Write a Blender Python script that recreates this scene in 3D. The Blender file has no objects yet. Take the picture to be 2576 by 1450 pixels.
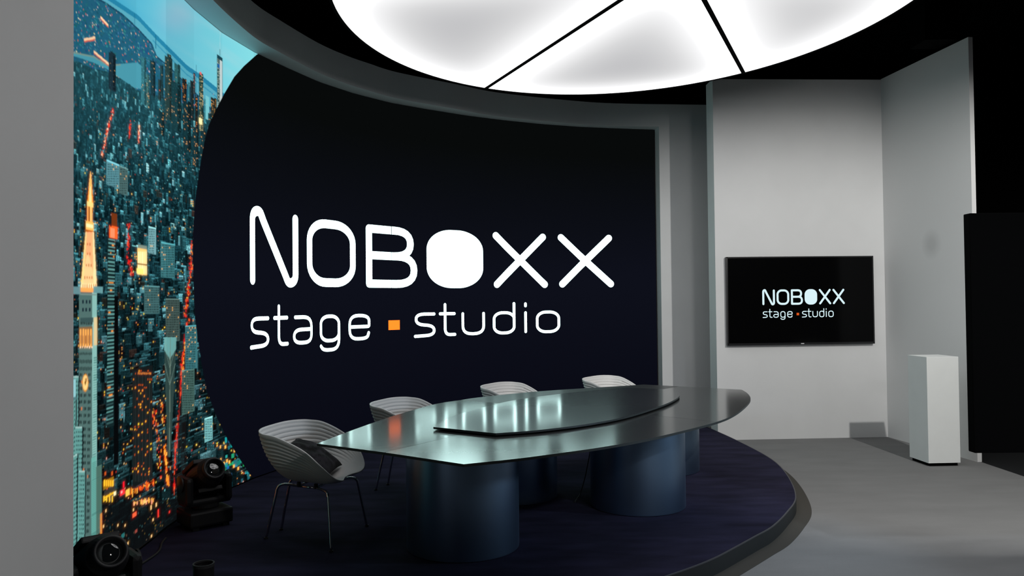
import bpy, bmesh, math, random
import numpy as np
from mathutils import Vector, Matrix

scene = bpy.context.scene
COL = scene.collection
rng = random.Random(7)
PI = math.pi

# ---------------------------------------------------------------- helpers
def lin(c):
    c = c / 255.0
    return c / 12.92 if c <= 0.04045 else ((c + 0.055) / 1.055) ** 2.4

def S(r, g, b):
    return (lin(r), lin(g), lin(b), 1.0)

def mat(name, color=(.5, .5, .5, 1), rough=.5, metal=0.0, spec=.5, noise=0.0, nscale=40, bump=0.0, bscale=200,
        stretch=(1, 1, 1), coat=0.0, coat_rough=.03):
    m = bpy.data.materials.new(name)
    m.use_nodes = True
    nt = m.node_tree
    b = nt.nodes['Principled BSDF']
    b.inputs['Base Color'].default_value = color
    b.inputs['Roughness'].default_value = rough
    b.inputs['Metallic'].default_value = metal
    b.inputs['Specular IOR Level'].default_value = spec
    if coat:
        b.inputs['Coat Weight'].default_value = coat
        b.inputs['Coat Roughness'].default_value = coat_rough
    if noise or bump:
        tc = nt.nodes.new('ShaderNodeTexCoord')
        mp = nt.nodes.new('ShaderNodeMapping')
        mp.inputs['Scale'].default_value = stretch
        nt.links.new(tc.outputs['Object'], mp.inputs['Vector'])
    if noise:
        n = nt.nodes.new('ShaderNodeTexNoise')
        n.inputs['Scale'].default_value = nscale
        n.inputs['Detail'].default_value = 6
        nt.links.new(mp.outputs['Vector'], n.inputs['Vector'])
        r = nt.nodes.new('ShaderNodeValToRGB')
        r.color_ramp.elements[0].position = .3
        r.color_ramp.elements[1].position = .7
        lo = tuple(max(0, c * (1 - noise)) for c in color[:3]) + (1,)
        hi = tuple(min(1, c * (1 + noise)) for c in color[:3]) + (1,)
        r.color_ramp.elements[0].color = lo
        r.color_ramp.elements[1].color = hi
        nt.links.new(n.outputs['Fac'], r.inputs['Fac'])
        nt.links.new(r.outputs['Color'], b.inputs['Base Color'])
    if bump:
        n2 = nt.nodes.new('ShaderNodeTexNoise')
        n2.inputs['Scale'].default_value = bscale
        n2.inputs['Detail'].default_value = 4
        nt.links.new(mp.outputs['Vector'], n2.inputs['Vector'])
        bp = nt.nodes.new('ShaderNodeBump')
        bp.inputs['Strength'].default_value = bump
        bp.inputs['Distance'].default_value = .01
        nt.links.new(n2.outputs['Fac'], bp.inputs['Height'])
        nt.links.new(bp.outputs['Normal'], b.inputs['Normal'])
    return m

def emit(name, color, strength=1.0, attr=None):
    m = bpy.data.materials.new(name)
    m.use_nodes = True
    nt = m.node_tree
    nt.nodes.clear()
    o = nt.nodes.new('ShaderNodeOutputMaterial')
    e = nt.nodes.new('ShaderNodeEmission')
    e.inputs['Color'].default_value = color
    e.inputs['Strength'].default_value = strength
    if attr:
        a = nt.nodes.new('ShaderNodeAttribute')
        a.attribute_name = attr
        nt.links.new(a.outputs['Color'], e.inputs['Color'])
    nt.links.new(e.outputs['Emission'], o.inputs['Surface'])
    return m

def link_obj(name, bm, m=None, parent=None, smooth=False, loc=None):
    me = bpy.data.meshes.new(name)
    bmesh.ops.recalc_face_normals(bm, faces=bm.faces)
    bm.to_mesh(me)
    bm.free()
    o = bpy.data.objects.new(name, me)
    COL.objects.link(o)
    if m:
        me.materials.append(m)
    if parent:
        o.parent = parent
    if smooth:
        for p in me.polygons:
            p.use_smooth = True
    if loc:
        o.location = loc
    return o

def thing(name, label, cat, loc=(0, 0, 0), rz=0, group=None):
    o = bpy.data.objects.new(name, None)
    COL.objects.link(o)
    o.location = loc
    o.rotation_euler = (0, 0, rz)
    o.empty_display_size = .1
    return tag(o, label, cat, group)

def tag(o, label, cat, group=None):
    o['label'] = label
    o['category'] = cat
    if group:
        o['group'] = group
    return o

def struct(o, label=None, cat=None):
    o['kind'] = 'structure'
    if label:
        o['label'] = label
        o['category'] = cat
    return o

def add_box(bm, c, s, rot=None, bevel=0.0):
    mtx = Matrix.Translation(c)
    if rot is not None:
        mtx = mtx @ rot
    mtx = mtx @ Matrix.Diagonal((s[0], s[1], s[2], 1))
    g = bmesh.ops.create_cube(bm, size=1, matrix=mtx)
    if bevel:
        es = list({e for v in g['verts'] for e in v.link_edges})
        bmesh.ops.bevel(bm, geom=es, offset=bevel, segments=2, affect='EDGES', profile=.6)

def box(name, c, s, m, parent=None, rot=None, bevel=0.0):
    bm = bmesh.new()
    add_box(bm, c, s, rot, bevel)
    return link_obj(name, bm, m, parent)

def add_prism(bm, poly, z0, z1, bevel=0.0):
    b = [bm.verts.new((p[0], p[1], z0)) for p in poly]
    t = [bm.verts.new((p[0], p[1], z1)) for p in poly]
    n = len(poly)
    bm.faces.new(b[::-1])
    ft = bm.faces.new(t)
    for i in range(n):
        bm.faces.new((b[i], b[(i + 1) % n], t[(i + 1) % n], t[i]))
    if bevel:
        bmesh.ops.bevel(bm, geom=list(ft.edges), offset=bevel, segments=2, affect='EDGES')

def add_tube(bm, pts, r, seg=12, caps=True):
    pts = [Vector(p) for p in pts]
    rings = []
    up = Vector((0, 0, 1))
    prev = None
    for i, p in enumerate(pts):
        t = (pts[min(i + 1, len(pts) - 1)] - pts[max(i - 1, 0)]).normalized()
        if prev is None:
            a = t.cross(up)
            if a.length < 1e-3:
                a = t.cross(Vector((1, 0, 0)))
        else:
            a = prev - t * prev.dot(t)
        a.normalize()
        prev = a
        b = t.cross(a)
        rr = r[i] if isinstance(r, (list, tuple)) else r
        rings.append([bm.verts.new(p + (a * math.cos(2 * PI * k / seg) + b * math.sin(2 * PI * k / seg)) * rr) for k in range(seg)])
    for i in range(len(rings) - 1):
        for k in range(seg):
            bm.faces.new((rings[i][k], rings[i][(k + 1) % seg], rings[i + 1][(k + 1) % seg], rings[i + 1][k]))
    if caps:
        bm.faces.new(rings[0][::-1])
        bm.faces.new(rings[-1])

def add_lathe(bm, prof, mtx=None, seg=48):
    mtx = mtx or Matrix.Identity(4)
    rings = []
    for r, z in prof:
        if r < 1e-5:
            rings.append([bm.verts.new(mtx @ Vector((0, 0, z)))])
        else:
            rings.append([bm.verts.new(mtx @ Vector((r * math.cos(2 * PI * k / seg), r * math.sin(2 * PI * k / seg), z))) for k in range(seg)])
    for a, b in zip(rings, rings[1:]):
        for k in range(seg):
            k2 = (k + 1) % seg
            if len(a) == 1 and len(b) == 1:
                continue
            if len(a) == 1:
                bm.faces.new((a[0], b[k], b[k2]))
            elif len(b) == 1:
                bm.faces.new((a[k], a[k2], b[0]))
            else:
                bm.faces.new((a[k], a[k2], b[k2], b[k]))

def cr2(P, n=12, closed=False):
    P = [tuple(p) for p in P]
    if closed:
        Q = [P[-1]] + P + [P[0], P[1]]
        m = len(P)
    else:
        Q = [tuple(2 * a - b for a, b in zip(P[0], P[1]))] + P + [tuple(2 * a - b for a, b in zip(P[-1], P[-2]))]
        m = len(P) - 1
    out = []
    for i in range(1, m + 1):
        a, b, c, d = Q[i - 1], Q[i], Q[i + 1], Q[i + 2]
        for k in range(n):
            t = k / n
            out.append(tuple(.5 * (2 * q + (r - p) * t + (2 * p - 5 * q + 4 * r - s) * t * t + (3 * q - p - 3 * r + s) * t ** 3)
                             for p, q, r, s in zip(a, b, c, d)))
    if not closed:
        out.append(P[-1])
    return out

# ---------------------------------------------------------------- camera
F_PX, TILT, ROLL, EYE = 2000.0, math.atan(40 / 2000.0), .0105, 1.55
ct, st = math.cos(TILT), math.sin(TILT)
fw, lu, lr = Vector((0, ct, st)), Vector((0, -st, ct)), Vector((1, 0, 0))
cr_, sr_ = math.cos(ROLL), math.sin(ROLL)
c_right = lr * cr_ - lu * sr_
c_up = lr * sr_ + lu * cr_
cam = bpy.data.cameras.new('camera')
cam.sensor_width = 36
cam.lens = 36 * F_PX / 2576
cam.clip_start = .05
co = bpy.data.objects.new('camera', cam)
COL.objects.link(co)
M = Matrix((c_right, c_up, -fw)).transposed().to_4x4()
M.translation = (0, 0, EYE)
co.matrix_world = M
scene.camera = co

# ---------------------------------------------------------------- materials
M_wall = mat('matte_white_paint', (.7, .7, .7, 1), .75, spec=.25, noise=.02, nscale=3, bump=.04, bscale=500)
M_black = mat('matte_black', (.0015, .0015, .0016, 1), .9, spec=.05)
M_ceiling = mat('black_ceiling', (.006, .0065, .007, 1), .9, spec=.1)
M_carpet_grey = mat('grey_carpet', (.2, .2, .2, 1), .95, spec=.1, noise=.06, nscale=2.0, bump=.35, bscale=260, stretch=(1, 2.6, 1))
M_carpet_navy = mat('navy_carpet', (.0165, .0155, .035, 1), .95, spec=.1, noise=.4, nscale=2.6, bump=.35, bscale=260, stretch=(1, 3, 1))
M_floor_dark = mat('dark_floor', (.012, .013, .014, 1), .8, spec=.2)
M_stage_edge = mat('stage_edge_black', (.012, .013, .013, 1), .7, spec=.3)
M_edge_trim = mat('stage_trim_metal', (.06, .06, .065, 1), .5, metal=.3)
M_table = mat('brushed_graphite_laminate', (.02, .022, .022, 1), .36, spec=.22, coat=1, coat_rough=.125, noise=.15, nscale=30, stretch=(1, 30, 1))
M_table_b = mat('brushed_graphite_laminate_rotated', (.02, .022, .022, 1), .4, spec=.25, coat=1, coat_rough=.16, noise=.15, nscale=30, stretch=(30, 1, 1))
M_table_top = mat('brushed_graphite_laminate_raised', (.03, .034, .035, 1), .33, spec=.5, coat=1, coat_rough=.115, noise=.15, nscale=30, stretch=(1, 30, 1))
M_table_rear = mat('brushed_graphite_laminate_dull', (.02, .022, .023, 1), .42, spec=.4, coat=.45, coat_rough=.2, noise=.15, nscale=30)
M_table_edge = mat('black_table_edge', (.028, .033, .033, 1), .5, spec=.3)
M_pedestal = mat('blue_grey_pedestal_lacquer', (.23, .34, .49, 1), .36, metal=1.0, spec=.5)
M_chair = mat('white_ribbed_plastic', (.68, .665, .65, 1), .5, spec=.3, noise=.02, nscale=60)
M_chrome = mat('chrome', (.75, .75, .76, 1), .08, metal=1)
M_glide = mat('black_rubber', (.01, .01, .01, 1), .7)
M_plinth = mat('white_plinth_paint', (.82, .84, .83, 1), .6, spec=.3, noise=.015, nscale=6)
M_fix = mat('black_fixture_plastic', (.008, .008, .009, 1), .5, spec=.35)
M_fixring = mat('black_lens_ring', (.022, .022, .024, 1), .5, spec=.4)
M_lens = mat('lens_glass', (.01, .012, .013, 1), .03, spec=1.0, coat=1)
M_reflector = mat('lamp_reflector_silver', (.5, .48, .5, 1), .3, metal=.6)
M_tvbezel = mat('tv_bezel', (.01, .01, .011, 1), .25, spec=.5)
M_tvpanel = mat('tv_panel_glass', (.002, .002, .0022, 1), .12, spec=.1)
M_badge = mat('white_badge', (.8, .8, .8, 1), .4)
M_letter_led = emit('led_white_pixels', (.68, 1.0, .965, 1), 4.2)
M_letter_tv = emit('tv_white_pixels', S(218, 243, 249), 1.0)
M_orange_led = emit('led_orange_pixels', (1.0, .145, .012, 1), 2.3)
M_orange_tv = emit('tv_orange_pixels', S(222, 86, 28), 1.0)
M_screen = emit('led_picture', (1, 1, 1, 1), 1.0, attr='picture')
M_screen.cycles.emission_sampling = 'NONE'

# ---------------------------------------------------------------- curved LED screen
SCREEN_PLAN = [(-2.13, 3.3), (-2.18, 3.8), (-2.22, 4.25), (-2.255, 4.69), (-2.30, 5.26), (-2.315, 5.75), (-2.30, 6.2),
               (-2.255, 6.55), (-2.18, 6.84), (-2.086, 7.13), (-2.0, 7.36), (-1.85, 7.753), (-1.70, 8.03), (-1.376, 8.46),
               (-1.223, 8.61), (-.823, 8.936), (-.388, 9.25), (.078, 9.506), (.569, 9.73), (1.072, 9.88), (1.818, 10.03)]
PL = np.array(cr2(SCREEN_PLAN, 30))
SL = np.r_[0, np.cumsum(np.hypot(*np.diff(PL, axis=0).T))]
S_END = float(SL[-1])
SCR_Z0, SCR_Z1 = .102, 3.737
# the wall is made of half-metre cabinets: a chain of flat facets
N_CAB = 18
CAB_S = np.linspace(0, S_END, N_CAB + 1)
CAB_P = np.c_[np.interp(CAB_S, SL, PL[:, 0]), np.interp(CAB_S, SL, PL[:, 1])]

def scr(s, off=0.0):
    """point of the screen plan at arc length s, moved off metres towards the room"""
    k = min(int(np.searchsorted(CAB_S, s, 'right')) - 1, N_CAB - 1)
    k = max(k, 0)
    t = (s - CAB_S[k]) / (CAB_S[k + 1] - CAB_S[k])
    p = CAB_P[k] + (CAB_P[k + 1] - CAB_P[k]) * t
    d = CAB_P[k + 1] - CAB_P[k]
    n = np.array([d[1], -d[0]]) / np.hypot(*d)
    return p + n * off

def paint_city():
    """the dusk skyline shown on the screen: a raster over (bearing, height) of the screen surface"""
    nr = np.random.default_rng(11)
    AZ0, AZ1, DA = -.604, -.312, .0005
    az = np.arange(AZ0, AZ1, DA)
    ncol = len(az)
    # arc length of every column
    sd = np.linspace(0, S_END, 6000)
    pd = np.array([scr(v) for v in sd])
    ad = pd[:, 0] / pd[:, 1]
    k0 = int(np.argmin(ad[:3000]))
    m = ad[k0:] <= -.30
    sa, aa = sd[k0:][m], ad[k0:][m]
    scol = np.interp(az, aa, sa)
    ycol = np.array([scr(v)[1] for v in scol])
    NR = 1150
    zrow = np.linspace(SCR_Z0, SCR_Z1, NR)
    # picture coordinates: x grows along the wall, y downwards, both in steps of .5 mrad seen from the doorway
    X = (1288 + az * 2000 + 4)[None, :] + np.zeros((NR, 1))
    Y = 765 - .0105 * (X - 1288) - (zrow[:, None] - EYE) / ycol[None, :] * 2000
    X = X + (Y - 772) * .0105
    img = np.zeros((NR, ncol, 3))

    def c(x, y):
        xx = x - (y - 772) * .0105
        return int(round(((xx - 1292) / 2000 - AZ0) / DA))

    def r(x, y):
        k = min(max(c(x, y), 0), ncol - 1)
        hy = 765 - .0105 * (x - 1288)
        z = EYE + (hy - y) / 2000 * ycol[k]
        return int(round((z - SCR_Z0) / (SCR_Z1 - SCR_Z0) * (NR - 1)))

    def put(x0, y0, x1, y1, col, a=1.0):
        """axis-aligned block, follows the perspective of the wall column by column"""
        ym = (y0 + y1) / 2
        c0, c1 = c(x0, ym), c(x1, ym)
        c1 = max(c1, c0 + 1)
        if c1 <= 0 or c0 >= ncol:
            return
        c0, c1 = max(c0, 0), min(c1, ncol)
        rt, rb = r((x0 + x1) / 2, y0), r((x0 + x1) / 2, y1)
        if rt <= rb:
            rt = rb + 1
        rb, rt = max(rb, 0), min(rt, NR)
        if rb >= rt:
            return
        col = np.array([lin(v) for v in col])
        img[rb:rt, c0:c1] = img[rb:rt, c0:c1] * (1 - a) + col * a

    def poly(mask, col, a=1.0):
        col = np.array([lin(v) for v in col])
        img[mask] = img[mask] * (1 - a) + col * a

    def L(pts):
        """y of a polyline at every x"""
        xs, ys = zip(*pts)
        return np.interp(X, xs, ys)

    def mixc(a, b, t):
        a = np.array([lin(v) for v in a]); b = np.array([lin(v) for v in b])
        t = np.clip(t, 0, 1)[..., None]
        return a * (1 - t) + b * t

    def blur(a, n):
        for ax in (0, 1):
            for _ in range(2):
                k = np.ones(n) / n
                a = np.apply_along_axis(lambda v: np.convolve(np.pad(v, n, mode='edge'), k, 'same')[n:-n], ax, a)
        return a

    # --- sky with faint cloud streaks
    img[:] = mixc((70, 172, 205), (130, 216, 224), (X - 300) / 330)
    streak = np.zeros_like(X)
    for _ in range(26):
        x0 = nr.uniform(330, 660); k = nr.uniform(.55, .75); y0 = nr.uniform(-60, 200); w = nr.uniform(6, 26)
        streak += nr.uniform(.05, .28) * np.exp(-((Y - y0 - k * (X - x0)) / w) ** 2) * np.exp(-((X - x0) / nr.uniform(30, 90)) ** 2)
    tint = mixc((120, 205, 215), (176, 208, 214), (X - 400) / 100)
    img[:] = img * (1 - np.clip(streak, 0, .8)[..., None]) + tint * np.clip(streak, 0, .8)[..., None]
    pink = np.clip(np.exp(-((X - 440) / 45) ** 2 - ((Y - 35) / 45) ** 2) * .55, 0, 1)[..., None]
    img[:] = img * (1 - pink) + np.array([lin(150), lin(185), lin(208)]) * pink
    # --- far shore, river, near land
    shore = L([(150, -95), (293, 0), (343, 33), (390, 83), (426, 119), (467, 160), (509, 190), (561, 232), (600, 250)])
    d = Y - shore
    poly((d > 0), (38, 132, 168))
    poly((d > 13), (88, 172, 192))
    poly((d > 22) & (d < 26) & (X > 380), (60, 150, 180))
    land = L([(150, -60), (260, 0), (304, 30), (343, 66), (379, 105), (392, 138), (420, 160), (470, 210), (520, 260), (560, 300)])
    poly(Y > land, (34, 96, 122))
    poly((Y > land) & (Y < land + 5), (26, 70, 96))
    # inner water
    wa = L([(150, 120), (188, 129), (232, 138), (268, 160), (300, 158), (343, 154), (356, 166)])
    wb = L([(150, 132), (188, 140), (232, 155), (268, 172), (300, 195), (330, 218), (352, 222), (360, 222)])
    # speckle of far districts
    for _ in range(3600):
        x = nr.uniform(150, 560); y = nr.uniform(-60, 300)
        ly = np.interp(x, [150, 260, 304, 343, 379, 392, 420, 470, 520, 560], [-60, 0, 30, 66, 105, 138, 160, 210, 260, 300])
        if y < ly + 3:
            continue
        t = nr.random()
        w = nr.uniform(1.5, 6)
        if t < .5:
            put(x, y, x + w, y + nr.uniform(2, 6), (22 + nr.integers(20), 70 + nr.integers(40), 90 + nr.integers(45)), .8)
        elif t < .8:
            put(x, y, x + w, y + nr.uniform(2, 5), (46 + nr.integers(40), 120 + nr.integers(40), 140 + nr.integers(40)), .6)
        elif t < .93:
            put(x, y, x + nr.uniform(1, 3), y + nr.uniform(1.5, 4), (235, 190 + nr.integers(50), 150 + nr.integers(70)), .85)
        else:
            put(x, y, x + nr.uniform(1, 3), y + nr.uniform(1.5, 5), (225, 110, 90), .8)
    poly((Y > wa) & (Y < wb) & (X < 362), (74, 154, 172))
    poly((Y > wa) & (Y < wa + 4) & (X < 300), (120, 150, 140))
    for (x0, y0, x1, y1) in [(207, 96, 233, 90), (232, 126, 270, 158), (248, 38, 266, 58)]:
        for k in range(26):
            t = k / 25
            put(x0 + (x1 - x0) * t, y0 + (y1 - y0) * t - 2, x0 + (x1 - x0) * t + 3, y0 + (y1 - y0) * t + 4, (255, 214, 170), .8)
            put(x0 + (x1 - x0) * t, y0 + (y1 - y0) * t + 4, x0 + (x1 - x0) * t + 3, y0 + (y1 - y0) * t + 7, (235, 90, 60), .5)
    # bridge pylons
    for x, y, h in [(334, 30, 30), (388, 82, 36)]:
        put(x, y, x + 1.5, y + h, (30, 110, 140))
    # --- the carpet of buildings, far to near
    top = L([(150, 148), (188, 150), (230, 170), (270, 178), (300, 195), (345, 225), (400, 240), (450, 255), (500, 275), (530, 290), (600, 330)])
    gd = np.clip((Y - 250) / 800, 0, 1)[..., None]
    mk = Y > top
    img[mk] = (np.array([lin(20), lin(60), lin(70)]) * (1 - gd) ** 1.5 + np.array([lin(7), lin(20), lin(24)]) * (1 - (1 - gd) ** 1.5))[mk]
    for sx, sy, am in ((3, 9, .5), (7, 22, .45), (2, 3, .35)):
        tile = nr.random((400, 400)) ** 1.6 * 2.2
        f = 1 - am + am * tile[(np.abs(Y) // sy).astype(int) % 400, (np.abs(X) // sx).astype(int) % 400]
        img[mk] *= f[mk][:, None]

    def size(y):
        return np.interp(y, [150, 300, 500, 700, 900, 1100, 1400], [4, 5.5, 9, 14, 20, 26, 32])

    def block(x, y, w, h, tone, lit):
        t = np.array(tone)
        put(x, y, x + w, y + h, t)
        if h > 9 and w > 4:
            put(x, y, x + w, y + max(1.5, .05 * h), np.minimum(t * 1.6 + 12, 255))          # roof edge
            if nr.random() < .6:
                put(x + w * .68, y, x + w, y + h, t * .45)                                  # side away from the sky
        if w > 7 and h > 14:
            px, py = nr.uniform(3.4, 5.2), nr.uniform(4.2, 7.5)
            wc = np.clip(t * nr.choice([.35, .5, 1.8]), 0, 255)
            yy = y + 3
            while yy < y + h - 2:
                xx = x + 1.2
                while xx < x + w - 2:
                    q = nr.random()
                    if q < lit:
                        put(xx, yy, xx + px * .5, yy + py * .55, (255, 150 + nr.integers(80), 40 + nr.integers(80)))
                    elif q < .75:
                        put(xx, yy, xx + px * .5, yy + py * .55, wc)
                    xx += px
                yy += py

    pts = [(nr.uniform(140, 665), nr.uniform(150, 1330)) for _ in range(6500)]
    pts.sort(key=lambda p: p[1])
    for x, y in pts:
        tp = np.interp(x, [150, 188, 230, 270, 300, 345, 400, 450, 500, 530, 600], [148, 150, 170, 178, 195, 225, 240, 255, 275, 290, 330])
        if y < tp - 2 or nr.random() > np.interp(y, [150, 400, 700, 1300], [1, .85, .5, .26]):
            continue
        s = size(y)
        w = s * nr.uniform(.45, 1.25); h = s * nr.uniform(.8, 3.4)
        g = nr.random()
        dk = np.interp(y, [200, 600, 900, 1300], [1.15, .95, .6, .34])
        if g < .55:
            v = nr.random()
            tone = np.array((9 + 15 * v, 32 + 30 * v, 38 + 31 * v)) * dk
        elif g < .85:
            v = nr.random()
            tone = np.array((26 + 28 * v, 70 + 42 * v, 77 + 44 * v)) * dk
        elif g < .95:
            v = nr.random()
            tone = np.array((66 + 50 * v, 132 + 50 * v, 142 + 50 * v)) * dk
        else:
            tone = np.array((36 + nr.integers(26), 44, 40)) * dk
        block(x, y, w, h, tone, nr.choice([.0, .03, .08, .22], p=[.45, .3, .17, .08]))
    # grain of unresolved facades, and the evening haze over the far districts
    mk = Y > top
    img[mk] *= np.exp(nr.normal(0, .26, img.shape[:2]))[mk][:, None]
    hz = (np.clip(1 - (Y - 190) / 330, 0, 1) * .26)[..., None] * mk[..., None]
    img[:] = img * (1 - hz) + np.array([lin(52), lin(112), lin(124)]) * hz
    # --- skyline towers
    def tower(x0, x1, y0, y1, col, lit=.08, spire=None, side=None, lc=(235, 190, 130)):
        col = np.array(col)
        put(x0, y0, x1, y1, col)
        put(x0 + (x1 - x0) * .62, y0, x1, y1, col * .66 if side is None else np.array(side))
        if spire:
            put((x0 + x1) / 2 - .7, spire, (x0 + x1) / 2 + .7, y0, col * .8)
        yy = y0 + 3
        while yy < y1 - 2:
            xx = x0 + 1
            while xx < x1 - 1:
                if nr.random() < lit:
                    put(xx, yy, xx + 1.4, yy + 2.6, lc)
                elif nr.random() < .25:
                    put(xx, yy, xx + 1.2, yy + 3, col * 1.45)
                xx += 2.6
            yy += 4.6
    tower(271, 289, 134, 225, (28, 48, 58), .03, 124)
    put(274, 128, 286, 136, (28, 48, 58))
    tower(353, 366, 143, 262, (52, 112, 122), .02)
    tower(376, 389, 152, 240, (28, 58, 66), .04, 144)
    tower(366, 374, 185, 270, (60, 104, 104), .15)
    tower(401, 409, 162, 245, (34, 66, 72), .05)
    tower(396, 404, 198, 250, (40, 60, 62), .05, lc=(255, 110, 70))
    tower(413, 432, 143, 300, (40, 66, 66), .1, 132)
    tower(418, 428, 134, 150, (40, 66, 66), .1)
    tower(437, 452, 160, 230, (46, 98, 102), .02)
    tower(430, 455, 206, 330, (26, 62, 68), .05)
    tower(457, 468, 196, 256, (36, 40, 40), .35, lc=(250, 150, 70))
    tower(471, 476, 205, 262, (60, 130, 140), .02)
    tower(478, 487, 201, 300, (30, 46, 50), .1)
    tower(485, 490, 181, 235, (60, 70, 74), .25, lc=(230, 140, 130))
    tower(490, 497, 238, 330, (34, 40, 40), .3, lc=(250, 150, 80))
    put(491.5, 160, 492.5, 240, (50, 110, 130))
    tower(500, 511, 184, 330, (44, 72, 66), .45, lc=(225, 205, 150))
    put(501, 178, 506, 186, (225, 110, 110))
    put(500, 296, 508, 311, (255, 240, 180))
    tower(513, 519, 248, 310, (60, 130, 140), .05)
    put(517, 240, 526, 300, (120, 200, 208))
    tower(530, 545, 246, 330, (44, 50, 44), .4, lc=(250, 175, 90))
    tower(523, 532, 285, 345, (30, 66, 72), .1)
    tower(545, 559, 141, 300, (54, 84, 84), .6, lc=(190, 210, 195))
    put(552.5, 146, 558.5, 300, (196, 212, 212))
    put(545.5, 158, 552, 168, (34, 100, 160))
    put(544.5, 137, 557, 146, (26, 66, 78))
    put(551, 120, 552.6, 137, (26, 66, 78))
    for k in range(11):
        put(551.3, 76 + k * 4.2, 552.3, 78.4 + k * 4.2, (190, 226, 228), .8)
    for x0, y0, x1, y1 in [(485, 320, 500, 420), (460, 255, 480, 380), (400, 280, 412, 340), (505, 330, 520, 420)]:
        tower(x0, x1, y0, y1, (20, 52, 58), .16, lc=(240, 180, 110))

    # --- lamps, windows and traffic
    for _ in range(1080):
        x = nr.uniform(175, 660); y = nr.uniform(230, 1400)
        s = np.interp(y, [250, 700, 1300], [1.0, 1.6, 2.1])
        t = nr.random()
        colr = (250, 176 + nr.integers(60), 90 + nr.integers(100)) if t < .4 else ((235, 110, 50) if t < .58 else ((110, 205, 210) if t < .93 else (215, 60, 50)))
        put(x, y, x + s * nr.uniform(.6, 1.1), y + s * nr.uniform(.9, 2.4), colr, .9)

    def street(p, n, w, cols, amp=3.0, hmax=7):
        for k in range(n):
            t = nr.random()
            xs, ys = [q[0] for q in p], [q[1] for q in p]
            y = ys[0] + (ys[-1] - ys[0]) * t
            x = float(np.interp(y, ys, xs)) + nr.normal(0, amp)
            cc = cols[nr.integers(len(cols))]
            put(x, y, x + nr.uniform(.5, 1) * w, y + nr.uniform(2, hmax), cc, .95)
    warm = [(255, 170, 120), (255, 230, 200), (250, 90, 60)]
    reds = [(220, 30, 30), (235, 50, 30), (255, 90, 50)]
    oran = [(255, 150, 40), (255, 190, 80), (240, 90, 30)]
    street([(283, 270), (266, 335), (254, 392)], 90, 2.4, warm + reds, 1.6, 6)
    street([(326, 300), (324, 345)], 22, 2, reds, 1)
    street([(349, 310), (347, 355)], 26, 2.4, warm, 1.2)
    street([(325, 560), (322, 640), (333, 690)], 70, 2.6, reds, 2.2, 7)
    street([(485, 605), (480, 690), (473, 745), (466, 800)], 90, 2.8, reds + oran, 1.8, 8)
    put(459, 840, 474, 1250, (26, 22, 22), .6)
    street([(473, 800), (467, 860), (459, 940), (456, 1017), (448, 1110), (443, 1240)], 120, 2.2, reds, 1.3, 14)
    street([(480, 800), (470, 860), (462, 940)], 50, 2, oran, 1.5)
    # --- dark slab and striped tower
    put(291, 745, 303, 1170, (7, 9, 11))
    put(274, 600, 291, 1075, (20, 40, 42))
    y = 602.0
    while y < 1070:
        put(274, y, 291, y + 3.4, (98, 158, 154) if nr.random() > .1 else (56, 92, 92))
        if nr.random() < .2:
            put(275 + nr.uniform(0, 12), y + 5, 278 + nr.uniform(0, 12), y + 9, (240, 150, 60))
        y += 9.4
    # --- orange-lit roof
    put(281, 538, 296, 570, (120, 54, 22)); put(276, 570, 297, 600, (236, 106, 44)); put(279, 574, 290, 598, (246, 150, 104))
    put(278, 545, 282, 570, (18, 30, 34))
    # --- glowing hall
    put(348, 626, 372, 692, (236, 196, 126))
    for k in range(5):
        put(350 + k * 4.6, 634, 352.4 + k * 4.6, 690, (255, 236, 188))
    put(348, 664, 372, 668, (120, 90, 60)); put(346, 676, 364, 690, (255, 226, 130)); put(348, 618, 371, 627, (120, 140, 130))
    # --- pale office blocks with window grids
    for x0, y0, x1, y1, col in [(268, 408, 300, 470, (92, 150, 160)), (300, 420, 322, 490, (78, 112, 112)), (375, 572, 394, 640, (118, 170, 176)),
                                (407, 612, 442, 700, (64, 124, 130)), (366, 720, 404, 790, (66, 106, 108)), (420, 752, 455, 860, (70, 92, 88)),
                                (462, 930, 494, 1040, (70, 104, 98)), (470, 820, 500, 930, (60, 118, 124)), (520, 1050, 540, 1110, (120, 188, 190))]:
        put(x0, y0, x1, y1, col)
        yy = y0 + 4
        while yy < y1 - 3:
            xx = x0 + 2
            while xx < x1 - 3:
                put(xx, yy, xx + 2, yy + 3.2, np.array(col) * .42 if nr.random() > .07 else np.array((250, 180, 90)))
                xx += 3.6
            yy += 6
        put(x0, y0, x1, y0 + 3, np.minimum(np.array(col) * 1.5, 255))
    # --- dark ribbed block
    put(339, 925, 390, 1215, (20, 26, 27))
    for k in range(11):
        put(341 + k * 4.5, 934, 342.6 + k * 4.5, 1212, (40, 48, 48))
    for k in range(80):
        x = 340 + 4.5 * nr.integers(11); y = 932 + 7 * nr.integers(38)
        put(x, y, x + 2.4, y + 4.4, (255, 150 + nr.integers(60), 50) if nr.random() < .6 else (190, 80, 30))
    for k in range(9):
        put(352 + k * 3.9, 938, 354 + k * 3.9, 943, (240, 140, 60))
    # --- wedge-shaped tower beside the red avenue
    wl = L([(416, 852), (420, 1000), (428, 1150)]); wr = L([(416, 852), (446, 856), (442, 1000), (434, 1150)])
    wx = 416 + np.clip((Y - 858) / 300, 0, 1) * 12
    wx2 = 447 - np.clip((Y - 858) / 300, 0, 1) * 12
    mw = (X > wx) & (X < wx2) & (Y > 850) & (Y < 1150)
    poly(mw, (48, 70, 67))
    poly(mw & (Y < 905 - np.abs(X - 431) * 1.6), (108, 170, 168))
    for off in (0, 18, 60):
        e = 850 + off + (1 - np.abs(X - 431.5) / 15) * 60
        poly(mw & (np.abs(Y - e) < 1.6), (120, 152, 142))
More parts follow.
